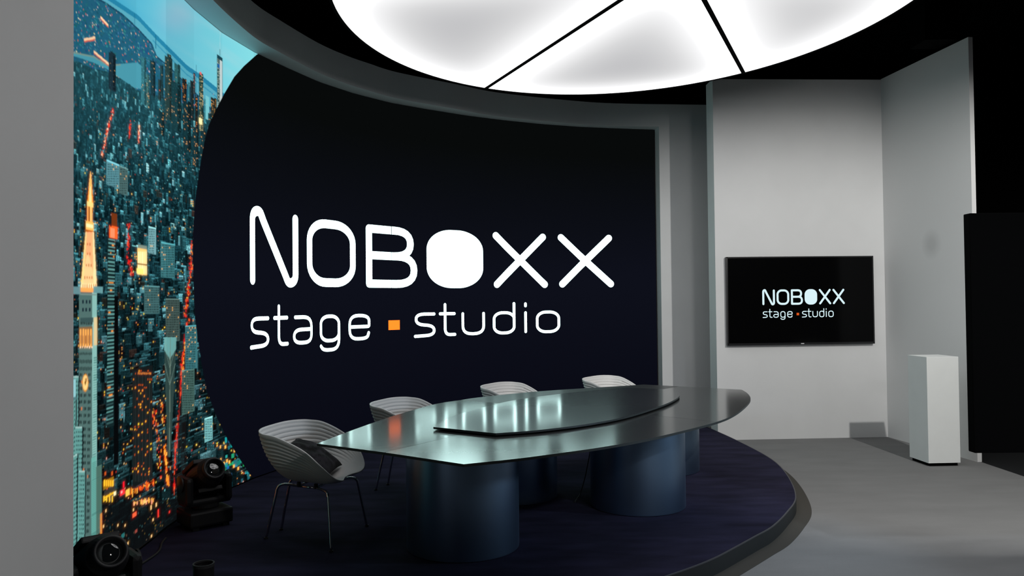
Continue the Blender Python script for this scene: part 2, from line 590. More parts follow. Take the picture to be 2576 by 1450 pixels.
    poly(mw & (np.abs(X - 432) < .8), (110, 130, 118))
    put(452, 860, 458, 1130, (18, 24, 24), .7)
    # --- golden clock tower
    def trap(y0, y1, xa0, xb0, xa1, xb1, col, a=1.0):
        t = np.clip((Y - y0) / (y1 - y0), 0, 1)
        poly((Y >= y0) & (Y <= y1) & (X > xa0 + (xa1 - xa0) * t) & (X < xb0 + (xb1 - xb0) * t), col, a)
    trap(432, 480, 226, 228, 222, 232, (255, 190, 110))
    trap(470, 515, 223, 231, 219, 235, (255, 150, 60)); trap(470, 513, 225, 229, 223, 231, (255, 222, 160))
    put(219, 508, 235, 520, (255, 214, 140))
    put(220, 520, 234, 560, (250, 170, 90)); put(224, 520, 226.5, 558, (90, 60, 40)); put(229, 520, 231, 558, (255, 220, 150))
    put(217, 558, 237, 583, (255, 190, 104)); put(218, 564, 236, 574, (255, 232, 180)); put(216, 580, 237, 586, (170, 90, 40))
    trap(585, 725, 216, 237, 205, 246, (242, 176, 130))
    trap(640, 725, 220, 224, 206, 246, (250, 206, 156), .8)
    trap(585, 725, 216, 219, 205, 211, (255, 214, 150)); trap(585, 725, 234, 237, 238, 246, (255, 222, 170))
    for y in (612, 636, 665, 696):
        n = 2 if y < 650 else (3 if y < 680 else 4)
        for k in range(n):
            put(225 + (k - (n - 1) / 2) * 6 - 1.5, y, 225 + (k - (n - 1) / 2) * 6 + 1.5, y + 7, (150, 96, 66), .8)
    for k in range(7):
        put(207 + k * 5.4, 714, 210 + k * 5.4, 726, (255, 236, 184)); put(210 + k * 5.4, 716, 212 + k * 5.4, 726, (176, 96, 44))
    put(203, 725, 246, 736, (250, 170, 96))
    put(205, 736, 238, 1360, (84, 116, 112)); put(238, 736, 250, 1360, (142, 196, 188))
    for y in (756, 776):
        for k in range(3):
            put(210 + k * 8.5, y, 214 + k * 8.5, y + 9, (24, 40, 52))
    put(186, 722, 206, 742, (104, 146, 152)); put(238, 722, 262, 738, (104, 156, 160))
    put(205, 740, 246, 744, (120, 150, 144)); put(205, 800, 238, 812, (60, 88, 88))
    for k in range(9):
        put(206 + k * 3.6, 812, 208 + k * 3.6, 818, (26, 36, 38))
    put(203, 824, 237, 876, (128, 104, 72))
    for k in range(5):
        put(205 + k * 6.4, 829, 209 + k * 6.4, 874, (246, 178, 92)); put(206.4 + k * 6.4, 845, 207.6 + k * 6.4, 866, (120, 70, 30))
    for k in range(6):
        put(205 + k * 5.8, 872, 207.6 + k * 5.8, 877, (255, 222, 190))
    put(240, 800, 249, 870, (236, 196, 140), .7)
    for y0 in (888, 906, 924):
        for k in range(8):
            put(205.5 + k * 4, y0, 207.5 + k * 4, y0 + 6 + (y0 > 900) * 3, (26, 38, 38))
    y = 940.0
    while y < 1340:
        for k in range(3):
            for j in (0, 1):
                lit = nr.random() < .09
                put(206 + k * 10.5 + j * 3.6, y, 208.6 + k * 10.5 + j * 3.6, y + 8, (214, 120, 62) if lit else (34, 50, 50))
        y += 17
    y = 900.0
    while y < 1350:
        put(240, y, 249, y + 2, (88, 140, 134))
        y += 6.2
    rc = ((X - 219.5) / 7.6) ** 2 + ((Y - 965) / 22) ** 2
    poly(rc < 1, (214, 142, 58)); poly(rc < .72, (247, 208, 142)); poly(rc < .06, (70, 46, 26))
    put(218.6, 962, 220.4, 972, (60, 40, 24)); put(219, 952, 224, 962, (120, 80, 40), .8)
    # --- pale facades at the lower left
    for xa, xb, ya, sl_ in [(186, 205, 948, 0), (186, 199, 1010, -1.3), (196, 216, 1075, 0), (188, 204, 1150, -.6), (206, 224, 1185, 0)]:
        t0 = ya + (X - xa) * sl_
        mk = (X > xa) & (X < xb) & (Y > t0)
        poly(mk, (104, 164, 158))
        poly(mk & (Y < t0 + 4), (166, 206, 200))
        poly(mk & (np.mod(Y - t0, 11) < 5) & (np.mod(X - xa, 4.3) > 2.1) & (Y > t0 + 9), (38, 62, 64))
        poly(mk & (X > xb - 3), (30, 42, 44))
    put(186, 955, 196, 1000, (150, 208, 214)); put(187, 1000, 198, 1008, (84, 130, 134))
    put(238, 1150, 250, 1370, (112, 184, 172)); put(250, 1170, 264, 1340, (88, 122, 108), .9)
    y = 1160.0
    while y < 1345:
        put(239, y, 263, y + 1.6, (60, 108, 104), .8)
        y += 4.4
    put(261, 1290, 266, 1345, (230, 150, 60), .8)
    # --- bright shops, signs and the square at the bottom
    poly((Y > 1262 - (X - 300) * .05) & (X > 266), (13, 15, 17), .86)
    put(268, 1205, 294, 1226, (150, 110, 24))
    for k in range(5):
        put(269 + k * 5.2, 1207, 272.4 + k * 5.2, 1223, (255, 196, 50))
    put(270, 1228, 296, 1240, (50, 52, 48)); put(268, 1243, 296, 1249, (230, 180, 40))
    for k in range(4):
        put(268 + k * 7, 1246, 271 + k * 7, 1262, (250, 200, 60))
    for k in range(2):
        put(270 + k * 17, 1186, 274 + k * 17, 1196, (210, 90, 30))
    put(317, 1211, 321, 1226, (250, 30, 50)); put(310, 1230, 322, 1244, (240, 50, 60)); put(312, 1234, 316, 1240, (255, 180, 180))
    put(324, 1230, 334, 1246, (255, 196, 90)); put(294, 1236, 300, 1246, (255, 236, 190))
    for k in range(70):
        t = nr.random()
        put(336 + t * 58, 1236 - t * 26 + nr.normal(0, 5), 338 + t * 58, 1240 - t * 26 + nr.normal(0, 5), oran[nr.integers(3)])
    for k in range(42):
        x = nr.uniform(342, 392); put(x, 1262 - (x - 342) * .12 + nr.normal(0, 3), x + 2.4, 1266 - (x - 342) * .12 + nr.normal(0, 3), (255, 150 + nr.integers(70), 60 + nr.integers(80)))
    for x, y, h in [(386, 1270, 12), (399, 1264, 10), (404, 1280, 20), (392, 1302, 7), (432, 1284, 6), (342, 1278, 7), (304, 1316, 6), (322, 1317, 5), (329, 1362, 7), (388, 1344, 6), (273, 1280, 8), (268, 1318, 8)]:
        put(x, y, x + 3, y + h, (255, 206, 140) if x < 400 else (250, 60, 50))
    put(341, 1288, 351, 1300, (246, 104, 64)); put(314, 1340, 322, 1352, (40, 110, 110)); put(348, 1330, 354, 1338, (150, 70, 60))
    street([(411, 1010), (418, 1090), (428, 1180)], 26, 2.2, oran, 1.6, 9)
    street([(418, 1120), (425, 1180), (430, 1220)], 34, 3, oran, 1.6, 13)
    street([(392, 1030), (404, 1120), (410, 1200)], 40, 2.4, oran + reds, 3, 9)
    put(427, 1196, 433, 1214, (250, 160, 50), .6)
    # teal cabins at the lower right
    for _ in range(60):
        x = nr.uniform(560, 650); y = nr.uniform(1090, 1225)
        put(x, y, x + nr.uniform(4, 10), y + nr.uniform(5, 14), (16 + nr.integers(30), 80 + nr.integers(90), 86 + nr.integers(90)))
    for _ in range(16):
        x = nr.uniform(555, 640); y = nr.uniform(1050, 1190)
        put(x, y, x + 3.4, y + 8, (255, 190, 90))
    # slight screen softness
    img = np.stack([blur(img[..., k], 2) for k in range(3)], -1)
    warm_ = np.clip(img - .28, 0, 1) * (Y > top)[..., None] * (img[..., :1] > img[..., 2:3] * 1.1)
    img += .55 * np.stack([blur(warm_[..., k], 7) for k in range(3)], -1)
    # cabinet-to-cabinet calibration differences
    cab = np.searchsorted(CAB_S, scol) % 3
    img *= np.array([1.0, 1.06, .95])[cab][None, :, None]
    # --- the dark title field with its bulging left edge
    by = [-80, 0, 60, 100, 134, 163, 190, 233, 276, 314, 359, 417, 483, 554, 621, 690, 759, 800, 846, 915, 983, 1048, 1104, 1154, 1191, 1215, 1500]
    bx = [760, 760, 760, 700, 645, 613, 589, 564, 542, 525, 514, 504, 495, 489, 487, 489, 492, 494.5, 501, 511.6, 525.5, 550, 578, 609, 634, 660, 760]
    edge = np.interp(Y, by, bx)
    a = np.clip((X - edge) / 1.6 + .5, 0, 1)[..., None]
    zz = np.clip((np.array(zrow) - SCR_Z0) / (SCR_Z1 - SCR_Z0), 0, 1)
    dark = dark_field(zz)[:, None, :]
    img = img * (1 - a) + dark * a
    return scol, zrow, img

def dark_field(t):
    """navy in the lower half, nearly neutral black at the top"""
    lo = np.array([lin(9), lin(10), lin(20)]); mid = np.array([lin(14), lin(16), lin(26)]); hi = np.array([lin(8), lin(10), lin(10)])
    t = np.asarray(t)[:, None]
    a = lo + (mid - lo) * np.clip(t / .45, 0, 1)
    return a + (hi - a) * np.clip((t - .5) / .4, 0, 1)

def build_screen():
    root = thing('led_screen', 'huge curved video wall showing a dusk city skyline and the white title on black', 'screen', (0, 0, SCR_Z0))
    scol, zrow, img = paint_city()
    # the picture surface: fine columns where the skyline is, coarse ones elsewhere
    left = np.linspace(0, scol[0], 12)[:-1]
    right = np.linspace(scol[-1], S_END, 60)[1:]
    cols = np.r_[left, scol, right]
    NR, NC = len(zrow), len(cols)
    zz = (zrow - SCR_Z0) / (SCR_Z1 - SCR_Z0)
    full = np.zeros((NR, NC, 3))
    full[:, :len(left)] = img[:, :1]
    full[:, len(left):len(left) + len(scol)] = img
    full[:, len(left) + len(scol):] = dark_field(zz)[:, None, :]
    P = np.array([scr(s) for s in cols])
    verts = np.zeros((NR, NC, 3))
    verts[..., 0] = P[None, :, 0]
    verts[..., 1] = P[None, :, 1]
    verts[..., 2] = zrow[:, None] - SCR_Z0
    idx = np.arange(NR * NC).reshape(NR, NC)
    quads = np.stack([idx[:-1, :-1], idx[:-1, 1:], idx[1:, 1:], idx[1:, :-1]], -1).reshape(-1)
    me = bpy.data.meshes.new('screen_panel')
    nq = len(quads) // 4
    me.vertices.add(NR * NC)
    me.vertices.foreach_set('co', verts.reshape(-1).astype(np.float32))
    me.loops.add(nq * 4)
    me.loops.foreach_set('vertex_index', quads.astype(np.int32))
    me.polygons.add(nq)
    me.polygons.foreach_set('loop_start', np.arange(0, nq * 4, 4, dtype=np.int32))
    me.update(calc_edges=True)
    at = me.attributes.new('picture', 'FLOAT_COLOR', 'POINT')
    rgba = np.ones((NR * NC, 4), np.float32)
    rgba[:, :3] = full.reshape(-1, 3)
    at.data.foreach_set('color', rgba.reshape(-1))
    me.materials.append(M_screen)
    o = bpy.data.objects.new('screen_panel', me)
    COL.objects.link(o)
    o.parent = root
    # cabinet backs
    bm = bmesh.new()
    for k in range(N_CAB):
        a, b = CAB_P[k], CAB_P[k + 1]
        d = (b - a) / np.hypot(*(b - a))
        n = np.array([-d[1], d[0]])
        poly = [a + n * .004, b + n * .004, b + n * .09, a + n * .09]
        add_prism(bm, poly, 0, SCR_Z1 - SCR_Z0)
    link_obj('cabinet_back', bm, M_black, root)
    return root

# ---- the title lettering, drawn as strokes in its own units (x right, y down)
def rrect(x0, y0, x1, y1, r, n=9, ry=None):
    ry = ry or r
    out = []
    for cx, cy, a0 in [(x1 - r, y0 + ry, -PI / 2), (x1 - r, y1 - ry, 0), (x0 + r, y1 - ry, PI / 2), (x0 + r, y0 + ry, PI)]:
        for k in range(n + 1):
            a = a0 + PI / 2 * k / n
            out.append((cx + r * math.cos(a), cy + ry * math.sin(a)))
    out.append(out[0])
    return out

def rounded(pts, rad, n=6):
    """polyline with its inner corners rounded"""
    out = [pts[0]]
    for i in range(1, len(pts) - 1):
        p, a, b = Vector(pts[i]), Vector(pts[i - 1]), Vector(pts[i + 1])
        r = rad[i - 1] if isinstance(rad, (list, tuple)) else rad
        da, db = (a - p), (b - p)
        ra, rb = min(r, da.length * .5), min(r, db.length * .5)
        p0, p1 = p + da.normalized() * ra, p + db.normalized() * rb
        for k in range(n + 1):
            t = k / n
            out.append(tuple(p0 * (1 - t) ** 2 + p * 2 * t * (1 - t) + p1 * t * t))
    out.append(pts[-1])
    return out

CAPS = [
    rounded([(248, 527), (248, 250), (284, 232), (300, 272), (410, 500), (428, 540), (463, 524), (463, 247)], [30, 22, 18, 18, 22, 30]),
    rrect(537, 247, 754, 527, 86),
    rounded([(829, 247), (1016, 247), (1016, 382), (829, 382)], 70),
    rounded([(829, 382), (1031, 382), (1031, 527), (829, 527)], 75),
    [(829, 247), (829, 527)],
    [(1398, 246), (1606, 525)], [(1600, 246), (1401, 525)],
    [(1677, 246), (1885, 523)], [(1879, 246), (1681, 523)],
]
def let_s(x):
    return rounded([(x + 88, 688), (x + 8, 688), (x + 8, 742), (x + 88, 752), (x + 88, 802), (x + 4, 806)], [36, 34, 34, 36])
def let_t(x):
    return [rounded([(x, 638), (x, 803), (x + 44, 803)], 34), [(x - 22, 688), (x + 42, 688)]]
SMALL = [let_s(234)] + let_t(376) + [
    rounded([(460, 688), (545, 688), (545, 804), (454, 804), (454, 744), (545, 744)], [44, 36, 40, 40]),
    rrect(597, 688, 683, 804, 36), rounded([(683, 730), (683, 848), (610, 848), (597, 828)], [50, 24]),
    rounded([(825, 776), (818, 804), (736, 804), (736, 688), (827, 688), (827, 744), (736, 744)], [30, 44, 44, 44, 8]),
    let_s(1030)] + let_t(1167) + [
    rounded([(1248, 690), (1248, 803), (1342, 803), (1342, 690)], 44),
    rrect(1387, 688, 1473, 804, 36), [(1473, 636), (1473, 760)],
    [(1522, 690), (1522, 800)], [(1522, 638), (1522, 650)],
    rrect(1572, 688, 1664, 804, 38)]
BLOCK = rrect(1087, 226, 1342, 547, 112)

def stroke(bm, pts, w, place, step=12):
    P = [Vector(pts[0])]
    for a, b in zip(pts, pts[1:]):
        a, b = Vector(a), Vector(b)
        n = max(1, int((b - a).length / step))
        for k in range(1, n + 1):
            P.append(a + (b - a) * k / n)
    closed = (P[0] - P[-1]).length < 1e-3
    L_, R_ = [], []
    for i, p in enumerate(P):
        if closed and i in (0, len(P) - 1):
            t = (P[1] - P[-2]).normalized()
        else:
            t = (P[min(i + 1, len(P) - 1)] - P[max(i - 1, 0)]).normalized()
        n = Vector((-t.y, t.x)) * w
        L_.append(bm.verts.new(place(*(p + n))))
        R_.append(bm.verts.new(place(*(p - n))))
    for i in range(len(P) - 1):
        bm.faces.new((L_[i], L_[i + 1], R_[i + 1], R_[i]))
    if not closed:
        for i, sgn in ((0, -1), (len(P) - 1, 1)):
            p = P[i]
            t = (P[1] - P[0]).normalized() if i == 0 else (P[-1] - P[-2]).normalized()
            t = t * sgn
            n = Vector((-t.y, t.x))
            fan = [bm.verts.new(place(*(p + (n * math.cos(a) + t * math.sin(a)) * w))) for a in [PI * k / 10 for k in range(11)]]
            bm.faces.new(fan)

def lettering(metric, place, w_caps, w_small, step):
    """metric turns drawing units into metres on the screen, place puts those metres on its surface"""
    bm = bmesh.new()
    for p in CAPS:
        stroke(bm, [metric(*q) for q in p], w_caps, place, step)
    for p in SMALL:
        stroke(bm, [metric(*q) for q in p], w_small, place, step)
    # the filled letter: vertical slats between its top and bottom outlines
    n = 40
    xs = [1087 + (1342 - 1087) * (.5 - .5 * math.cos(PI * k / n)) for k in range(n + 1)]
    top = []
    for x in xs:
        q = min(x - 1087, 1342 - x)
        dy = 0 if q >= 112 else 112 - math.sqrt(max(0, 112 ** 2 - (112 - q) ** 2))
        top.append((x, 226 + dy, 547 - dy))
    va = [bm.verts.new(place(*metric(x, a))) for x, a, b in top]
    vb = [bm.verts.new(place(*metric(x, b))) for x, a, b in top]
    for k in range(n):
        bm.faces.new((va[k], va[k + 1], vb[k + 1], vb[k]))
    return bm

def accent(metric, place):
    bm = bmesh.new()
    bm.faces.new([bm.verts.new(place(*metric(x, y))) for x, y in [(918, 717), (968, 717), (968, 767), (918, 767)]])
    return bm

led = build_screen()
UK = [0, .33, .51, .67, 1.0]
SK = [3.394, 5.042, 5.942, 6.735, 8.476]
def metric_led(x, y):
    return (float(np.interp((x - 225) / 1680, UK, SK)), 1.735 + (548 - y) / 323 * .665 - SCR_Z0)
def place_led(a, b):
    p = scr(a, .004)
    return (p[0], p[1], b)
link_obj('title_lettering', lettering(metric_led, place_led, .0425, .0172, .03), M_letter_led, led)['label'] = 'glowing white title letters'
link_obj('accent_square', accent(metric_led, place_led), M_orange_led, led)['label'] = 'small orange square between the words'

# ---------------------------------------------------------------- room shell
def strip_wall(name, plan, z0, z1, thick, m):
    """wall along a plan polyline, extruded away from the room"""
    bm = bmesh.new()
    n = len(plan)
    outer = []
    for i, p in enumerate(plan):
        a, b = np.array(plan[max(i - 1, 0)]), np.array(plan[min(i + 1, n - 1)])
        d = (b - a) / np.hypot(*(b - a))
        outer.append((p[0] - d[1] * thick, p[1] + d[0] * thick))
    rows = [[bm.verts.new((p[0], p[1], z)) for p in pl] for pl, z in ((plan, z0), (plan, z1), (outer, z1), (outer, z0))]
    for i in range(n - 1):
        for k in range(4):
            a, b = rows[k], rows[(k + 1) % 4]
            bm.faces.new((a[i], a[i + 1], b[i + 1], b[i]))
    bm.faces.new([r[0] for r in rows])
    bm.faces.new([r[-1] for r in rows][::-1])
    return link_obj(name, bm, m)

FASCIA = cr2([(-1.93, 3.3), (-1.98, 3.8), (-2.02, 4.25), (-2.055, 4.69), (-2.095, 5.26), (-2.11, 5.626), (-2.10, 6.04), (-2.066, 6.46),
              (-1.985, 6.79), (-1.797, 7.41), (-1.616, 7.79), (-1.446, 8.05), (-1.191, 8.384), (-.594, 8.87), (-.267, 9.15), (.077, 9.345),
              (.5, 9.535), (1.06, 9.742), (1.566, 9.83), (1.85, 9.857)], 8)
struct(strip_wall('wall_fascia', FASCIA, 3.74, 4.02, .46, M_wall), 'curved pale grey bulkhead running above the video wall', 'wall')
struct(strip_wall('wall_rear', [(1.85, 9.857), (2.1, 9.88), (2.425, 9.912), (3.3, 9.98)], 0, 4.02, .3, M_wall),
       'grey wall strip between the video wall and the television wall', 'wall')

def slab(name, a, b, z0, z1, thick, m, side=1):
    a, b = np.array(a), np.array(b)
    d = (b - a) / np.hypot(*(b - a))
    n = np.array([-d[1], d[0]]) * thick * side
    bm = bmesh.new()
    add_prism(bm, [a, b, b + n, a + n], z0, z1)
    return link_obj(name, bm, m)

struct(slab('wall_back', (2.287, 8.925), (4.232, 9.023), 0, 4.065, .25, M_wall), 'pale grey wall panel carrying the television', 'wall')

M_wall_r = mat('matte_white_paint_marked', (.7, .7, .7, 1), .75, spec=.25, bump=.04, bscale=500)
nt = M_wall_r.node_tree
geo = nt.nodes.new('ShaderNodeNewGeometry')
vd = nt.nodes.new('ShaderNodeVectorMath'); vd.operation = 'DISTANCE'
vd.inputs[1].default_value = (4.35, 8.2, 2.12)
nt.links.new(geo.outputs['Position'], vd.inputs[0])
rp = nt.nodes.new('ShaderNodeValToRGB')
rp.color_ramp.elements[0].position = .05; rp.color_ramp.elements[0].color = (.57, .57, .57, 1)
rp.color_ramp.elements[1].position = .17; rp.color_ramp.elements[1].color = (.7, .7, .7, 1)
nt.links.new(vd.outputs['Value'], rp.inputs['Fac'])
nt.links.new(rp.outputs['Color'], nt.nodes['Principled BSDF'].inputs['Base Color'])
struct(slab('wall_right', (4.232, 9.023), (4.408, 7.59), 0, 4.07, .045, M_wall_r), 'pale grey side wall behind the white plinth', 'wall')
struct(box('wall_left', (-1.75, .9, 2.1), (.3, 4.0, 4.2), M_wall), 'plain grey wall at the left edge of the photo', 'wall')

# floors, ceiling, black outer shell
bm = bmesh.new()
add_prism(bm, [(-4, -3.5), (4.44, -3.5), (4.44, 11), (-4, 11)], -.05, 0)
struct(link_obj('floor', bm, M_carpet_grey), 'grey carpeted studio floor', 'floor')
bm = bmesh.new()
add_prism(bm, [(4.44, -3.5), (9, -3.5), (9, 12), (4.44, 12)], -.05, -.004)
struct(link_obj('floor_dark', bm, M_floor_dark), 'dark bare floor past the end of the right wall', 'floor')
struct(box('ceiling', (2.4, 4.2, 4.85), (13.4, 16, .1), M_ceiling), 'black studio ceiling', 'ceiling')
struct(box('wall_outer_right', (5.65, 6.5, 2.1), (.1, 11, 4.24), M_black), 'black drape wall beyond the set at the right', 'wall')
struct(box('wall_outer_back', (2.4, 12.1, 2.4), (13.4, .1, 4.8), M_ceiling), 'black back wall of the hall', 'wall')
struct(box('wall_outer_side', (9.05, 4.2, 2.4), (.1, 16, 4.8), M_ceiling), 'black side wall of the hall', 'wall')

# stage platform
EDGE = [(2.2, 9.82), (2.254, 9.205), (2.33, 8.4), (2.372, 7.6), (2.345, 7.05), (2.234, 6.44), (2.075, 5.88), (1.869, 5.48), (1.662, 5.147),
        (1.485, 4.935), (1.263, 4.675), (1.133, 4.53), (.966, 4.374), (.70, 4.16), (.3, 3.87), (-.2, 3.54), (-.8, 3.24), (-1.5, 2.98)]
edge = cr2(EDGE, 10)
back = [tuple(scr(s, .012)) for s in np.linspace(0.02, S_END - .02, 40)]
plat = edge + [(-1.58, 2.97), (-1.9, 3.28)] + back
bm = bmesh.new()
add_prism(bm, plat, .001, .094)
st_ = link_obj('stage_platform', bm, M_stage_edge)
tag(st_, 'low round-edged navy carpeted stage platform under the long table', 'platform')
bm = bmesh.new()
def inset(pts, d):
    out = []
    for i, p in enumerate(pts):
        a, b = np.array(pts[max(i - 1, 0)]), np.array(pts[min(i + 1, len(pts) - 1)])
        t = (b - a) / np.hypot(*(b - a))
        out.append((p[0] + t[1] * d, p[1] - t[0] * d))
    return out
ei = inset(edge, .008)
add_prism(bm, ei + [(-1.58, 2.99), (-1.9, 3.3)] + [tuple(scr(s, .02)) for s in np.linspace(0.03, S_END - .03, 40)], .09, .1)
link_obj('carpet', bm, M_carpet_navy, st_)['label'] = 'navy carpet top'
bm = bmesh.new()
for (a, b), (c_, d_) in zip(zip(edge, edge[1:]), zip(ei, ei[1:])):
    add_prism(bm, [a, b, d_, c_], .092, .1002)
link_obj('edge_trim', bm, M_edge_trim, st_)['label'] = 'thin metal trim along the rim'

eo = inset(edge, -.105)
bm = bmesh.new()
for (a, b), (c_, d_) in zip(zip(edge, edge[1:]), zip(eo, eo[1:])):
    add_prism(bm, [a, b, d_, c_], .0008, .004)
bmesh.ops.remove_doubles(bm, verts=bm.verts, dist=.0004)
M_shade_strip = mat('brown_grey_shade_strip', (.055, .052, .046, 1), .9, spec=.1)  # dark colour stands in for the shade band beside the stage edge
struct(link_obj('shade_strip_1', bm, M_shade_strip), 'flat dark strip on the floor standing in for shade along the round stage edge', 'trim')

# ---------------------------------------------------------------- ceiling light
LZ = 3.8
hub = Vector((1.14, 5.17))
EC = Vector((.863, 5.921)); E1 = Vector((.987, .161)); E2 = Vector((-.161, .987)); EA, EB = 2.173, 2.62
def rim_r(a):
    d = Vector((math.cos(a), math.sin(a))); o = hub - EC
    dx, dy, ox, oy = d.dot(E1) / EA, d.dot(E2) / EB, o.dot(E1) / EA, o.dot(E2) / EB
    A, B, C_ = dx * dx + dy * dy, dx * ox + dy * oy, ox * ox + oy * oy - 1
    return (-B + math.sqrt(B * B - A * C_)) / A
lamp = thing('ceiling_light', 'huge oval glowing ceiling light split by black bars above the table', 'ceiling light', (hub.x, hub.y, LZ))
M_memb = bpy.data.materials.new('backlit_membrane')
M_memb.use_nodes = True
nt = M_memb.node_tree; nt.nodes.clear()
o_ = nt.nodes.new('ShaderNodeOutputMaterial'); e_ = nt.nodes.new('ShaderNodeEmission'); a_ = nt.nodes.new('ShaderNodeAttribute')
a_.attribute_name = 'edge_distance'
r_ = nt.nodes.new('ShaderNodeValToRGB')
r_.color_ramp.interpolation = 'B_SPLINE'
els = r_.color_ramp.elements
els[0].position = 0; els[0].color = (1, 1, 1, 1)
els[1].position = 1; els[1].color = (.2, .2, .206, 1)
for p_, v_ in [(.07, .8), (.16, .5), (.34, .36), (.62, .26)]:
    e = els.new(p_); e.color = (v_, v_, v_ * 1.01, 1)
nt.links.new(a_.outputs['Fac'], r_.inputs['Fac'])
nt.links.new(r_.outputs['Color'], e_.inputs['Color'])
e_.inputs['Strength'].default_value = 2.6
nt.links.new(e_.outputs['Emission'], o_.inputs['Surface'])
ANG = [math.radians(v) for v in (114.4, 66.0, 8.0, -50.0, -130.0, 172.0)]
for k in range(6):
    a0, a1 = ANG[(k + 1) % 6], ANG[k]
    while a1 < a0:
        a1 += 2 * PI
    if a1 - a0 > PI:
        a1 -= 2 * PI
        a0, a1 = min(a0, a1), max(a0, a1)
    bm = bmesh.new()
    NA, NR_ = 40, 40
    g, dist = [], []
    for i in range(NA + 1):
        f = .5 - .5 * math.cos(PI * i / NA)
        a = a0 + (a1 - a0) * f
        R_ = rim_r(a) - .012
        row = []
        for j in range(NR_ + 1):
            rr = .03 + (R_ - .03) * (1 - (1 - j / NR_) ** 1.6)
            row.append(bm.verts.new((rr * math.cos(a), rr * math.sin(a), 0)))
            d1 = abs(rr * math.sin(a - a0)) if a - a0 < PI / 2 else rr
            d2 = abs(rr * math.sin(a1 - a)) if a1 - a < PI / 2 else rr
            d3 = (R_ - rr)
            # soft minimum of the three distances
            q = sum(math.exp(-x * 6.0) for x in (d1, d2, d3))
            dist.append(min(1.0, max(0.0, -math.log(q) / 6.0) / .8) if min(d1, d2, d3) > 1e-4 else 0.0)
        g.append(row)
    for i in range(NA):
        for j in range(NR_):
            bm.faces.new((g[i][j], g[i][j + 1], g[i + 1][j + 1], g[i + 1][j]))
    ob = link_obj('light_panel', bm, M_memb, lamp, smooth=True)
    at = ob.data.attributes.new('edge_distance', 'FLOAT', 'POINT')
    at.data.foreach_set('value', dist)
    bm = bmesh.new()
    a = ANG[k]
    add_box(bm, (math.cos(a) * rim_r(a) / 2, math.sin(a) * rim_r(a) / 2, .018), (rim_r(a), .038, .05), Matrix.Rotation(a, 4, 'Z'))
    link_obj('divider', bm, M_black, lamp)
bm = bmesh.new()
N = 160
ring = [[], [], [], []]
for i in range(N):
    a = 2 * PI * i / N
    R_ = rim_r(a)
    for q, (rr, z) in enumerate([(R_ - .012, -.006), (R_ + .012, -.006), (R_ + .012, .14), (R_ - .012, .14)]):
        ring[q].append(bm.verts.new((rr * math.cos(a), rr * math.sin(a), z)))
for i in range(N):
    j = (i + 1) % N
    for q in range(4):
        bm.faces.new((ring[q][i], ring[q][j], ring[(q + 1) % 4][j], ring[(q + 1) % 4][i]))
bm.faces.new([ring[3][i] for i in range(N)])
link_obj('rim', bm, M_black, lamp)
for dx, dy in ((-.9, .9), (.5, 1.6), (.7, -.9), (-.8, -.7)):
    bm = bmesh.new()
    add_tube(bm, [(dx, dy, .14), (dx, dy, 1.0)], .006, 6)
    link_obj('suspension_cable', bm, M_black, lamp)

# ---------------------------------------------------------------- long table
KT = (1.55 - .775) / .71
TZ, TT = .775, .014
def kt(pts): return [(x * KT, y * KT) for x, y in pts]
back_pts = kt([(1.133, 6.894), (.912, 6.784), (.356, 6.526), (.067, 6.349), (-.275, 6.058), (-.386, 5.917), (-.563, 5.676), (-.767, 5.109), (-.9, 4.613), (-1.014, 4.11)])
front_pts = kt([(-.223, 3.542), (.014, 3.656), (.202, 3.771), (.404, 3.904), (.626, 4.082), (.883, 4.341), (1.203, 4.712), (1.402, 5.036), (1.613, 5.495), (1.736, 5.829), (1.81, 6.158), (1.84, 6.412)])
bc, fc = cr2(back_pts, 6), cr2(front_pts, 6)
i_s2 = 5 * 6          # index of the rear seam on the back curve
i_s3 = 6 * 6          # index of the right seam on the front curve
s1b = tuple(v * KT for v in (-.623, 3.845))
s4b = tuple(v * KT for v in (1.40, 6.712))
s1i, s2i, s3i, s4i = [tuple(v * KT for v in p) for p in ((-.27, 4.38), (-.07, 5.67), (.78, 5.10), (1.17, 6.44))]
cen = (.45 * 1.0, 5.95)
segs = {
    'left': bc[i_s2:] + [s1b, s1i, cen, s2i],
    'front': [s1b] + fc[:i_s3 + 1] + [s3i, cen, s1i],
    'right': fc[i_s3:] + [s4b, s4i, cen, s3i],
    'rear': [s4b] + bc[:i_s2 + 1] + [s2i, cen, s4i],
}
table = thing('boat_table', 'long dark boat-shaped presenter table with a raised centre top on round pedestals', 'table', (.45, 5.95, .1005))
def loc(pts): return [(x - .45, y - 5.95) for x, y in pts]
def area(p): return .5 * sum(a[0] * b[1] - b[0] * a[1] for a, b in zip(p, p[1:] + p[:1]))
for nm, pl in segs.items():
    pl = loc(pl)
    if area(pl) < 0:
        pl = pl[::-1]
    cx = sum(p[0] for p in pl) / len(pl); cy = sum(p[1] for p in pl) / len(pl)
    pl = [(cx + (x - cx) * .9986, cy + (y - cy) * .9986) for x, y in pl]
    bm = bmesh.new()
    add_prism(bm, pl, TZ - TT - .1, TZ - .1)
    o = link_obj('tabletop_segment', bm, {'front': M_table_b, 'rear': M_table_rear}.get(nm, M_table), table)
    o.data.materials.append(M_table_edge)
    for f in o.data.polygons:
        if abs(f.normal.z) < .5 or f.normal.z < -.5:
            f.material_index = 1
KR = (1.55 - .796) / .64
RZ = .796
def kr(pts): return [(x * KR, y * KR) for x, y in pts]
rf = cr2(kr([(-.088, 3.946), (.116, 4.03), (.372, 4.205), (.619, 4.46), (.867, 4.849), (1.025, 5.151), (1.132, 5.429), (1.178, 5.70), (1.19, 5.82)]), 6)
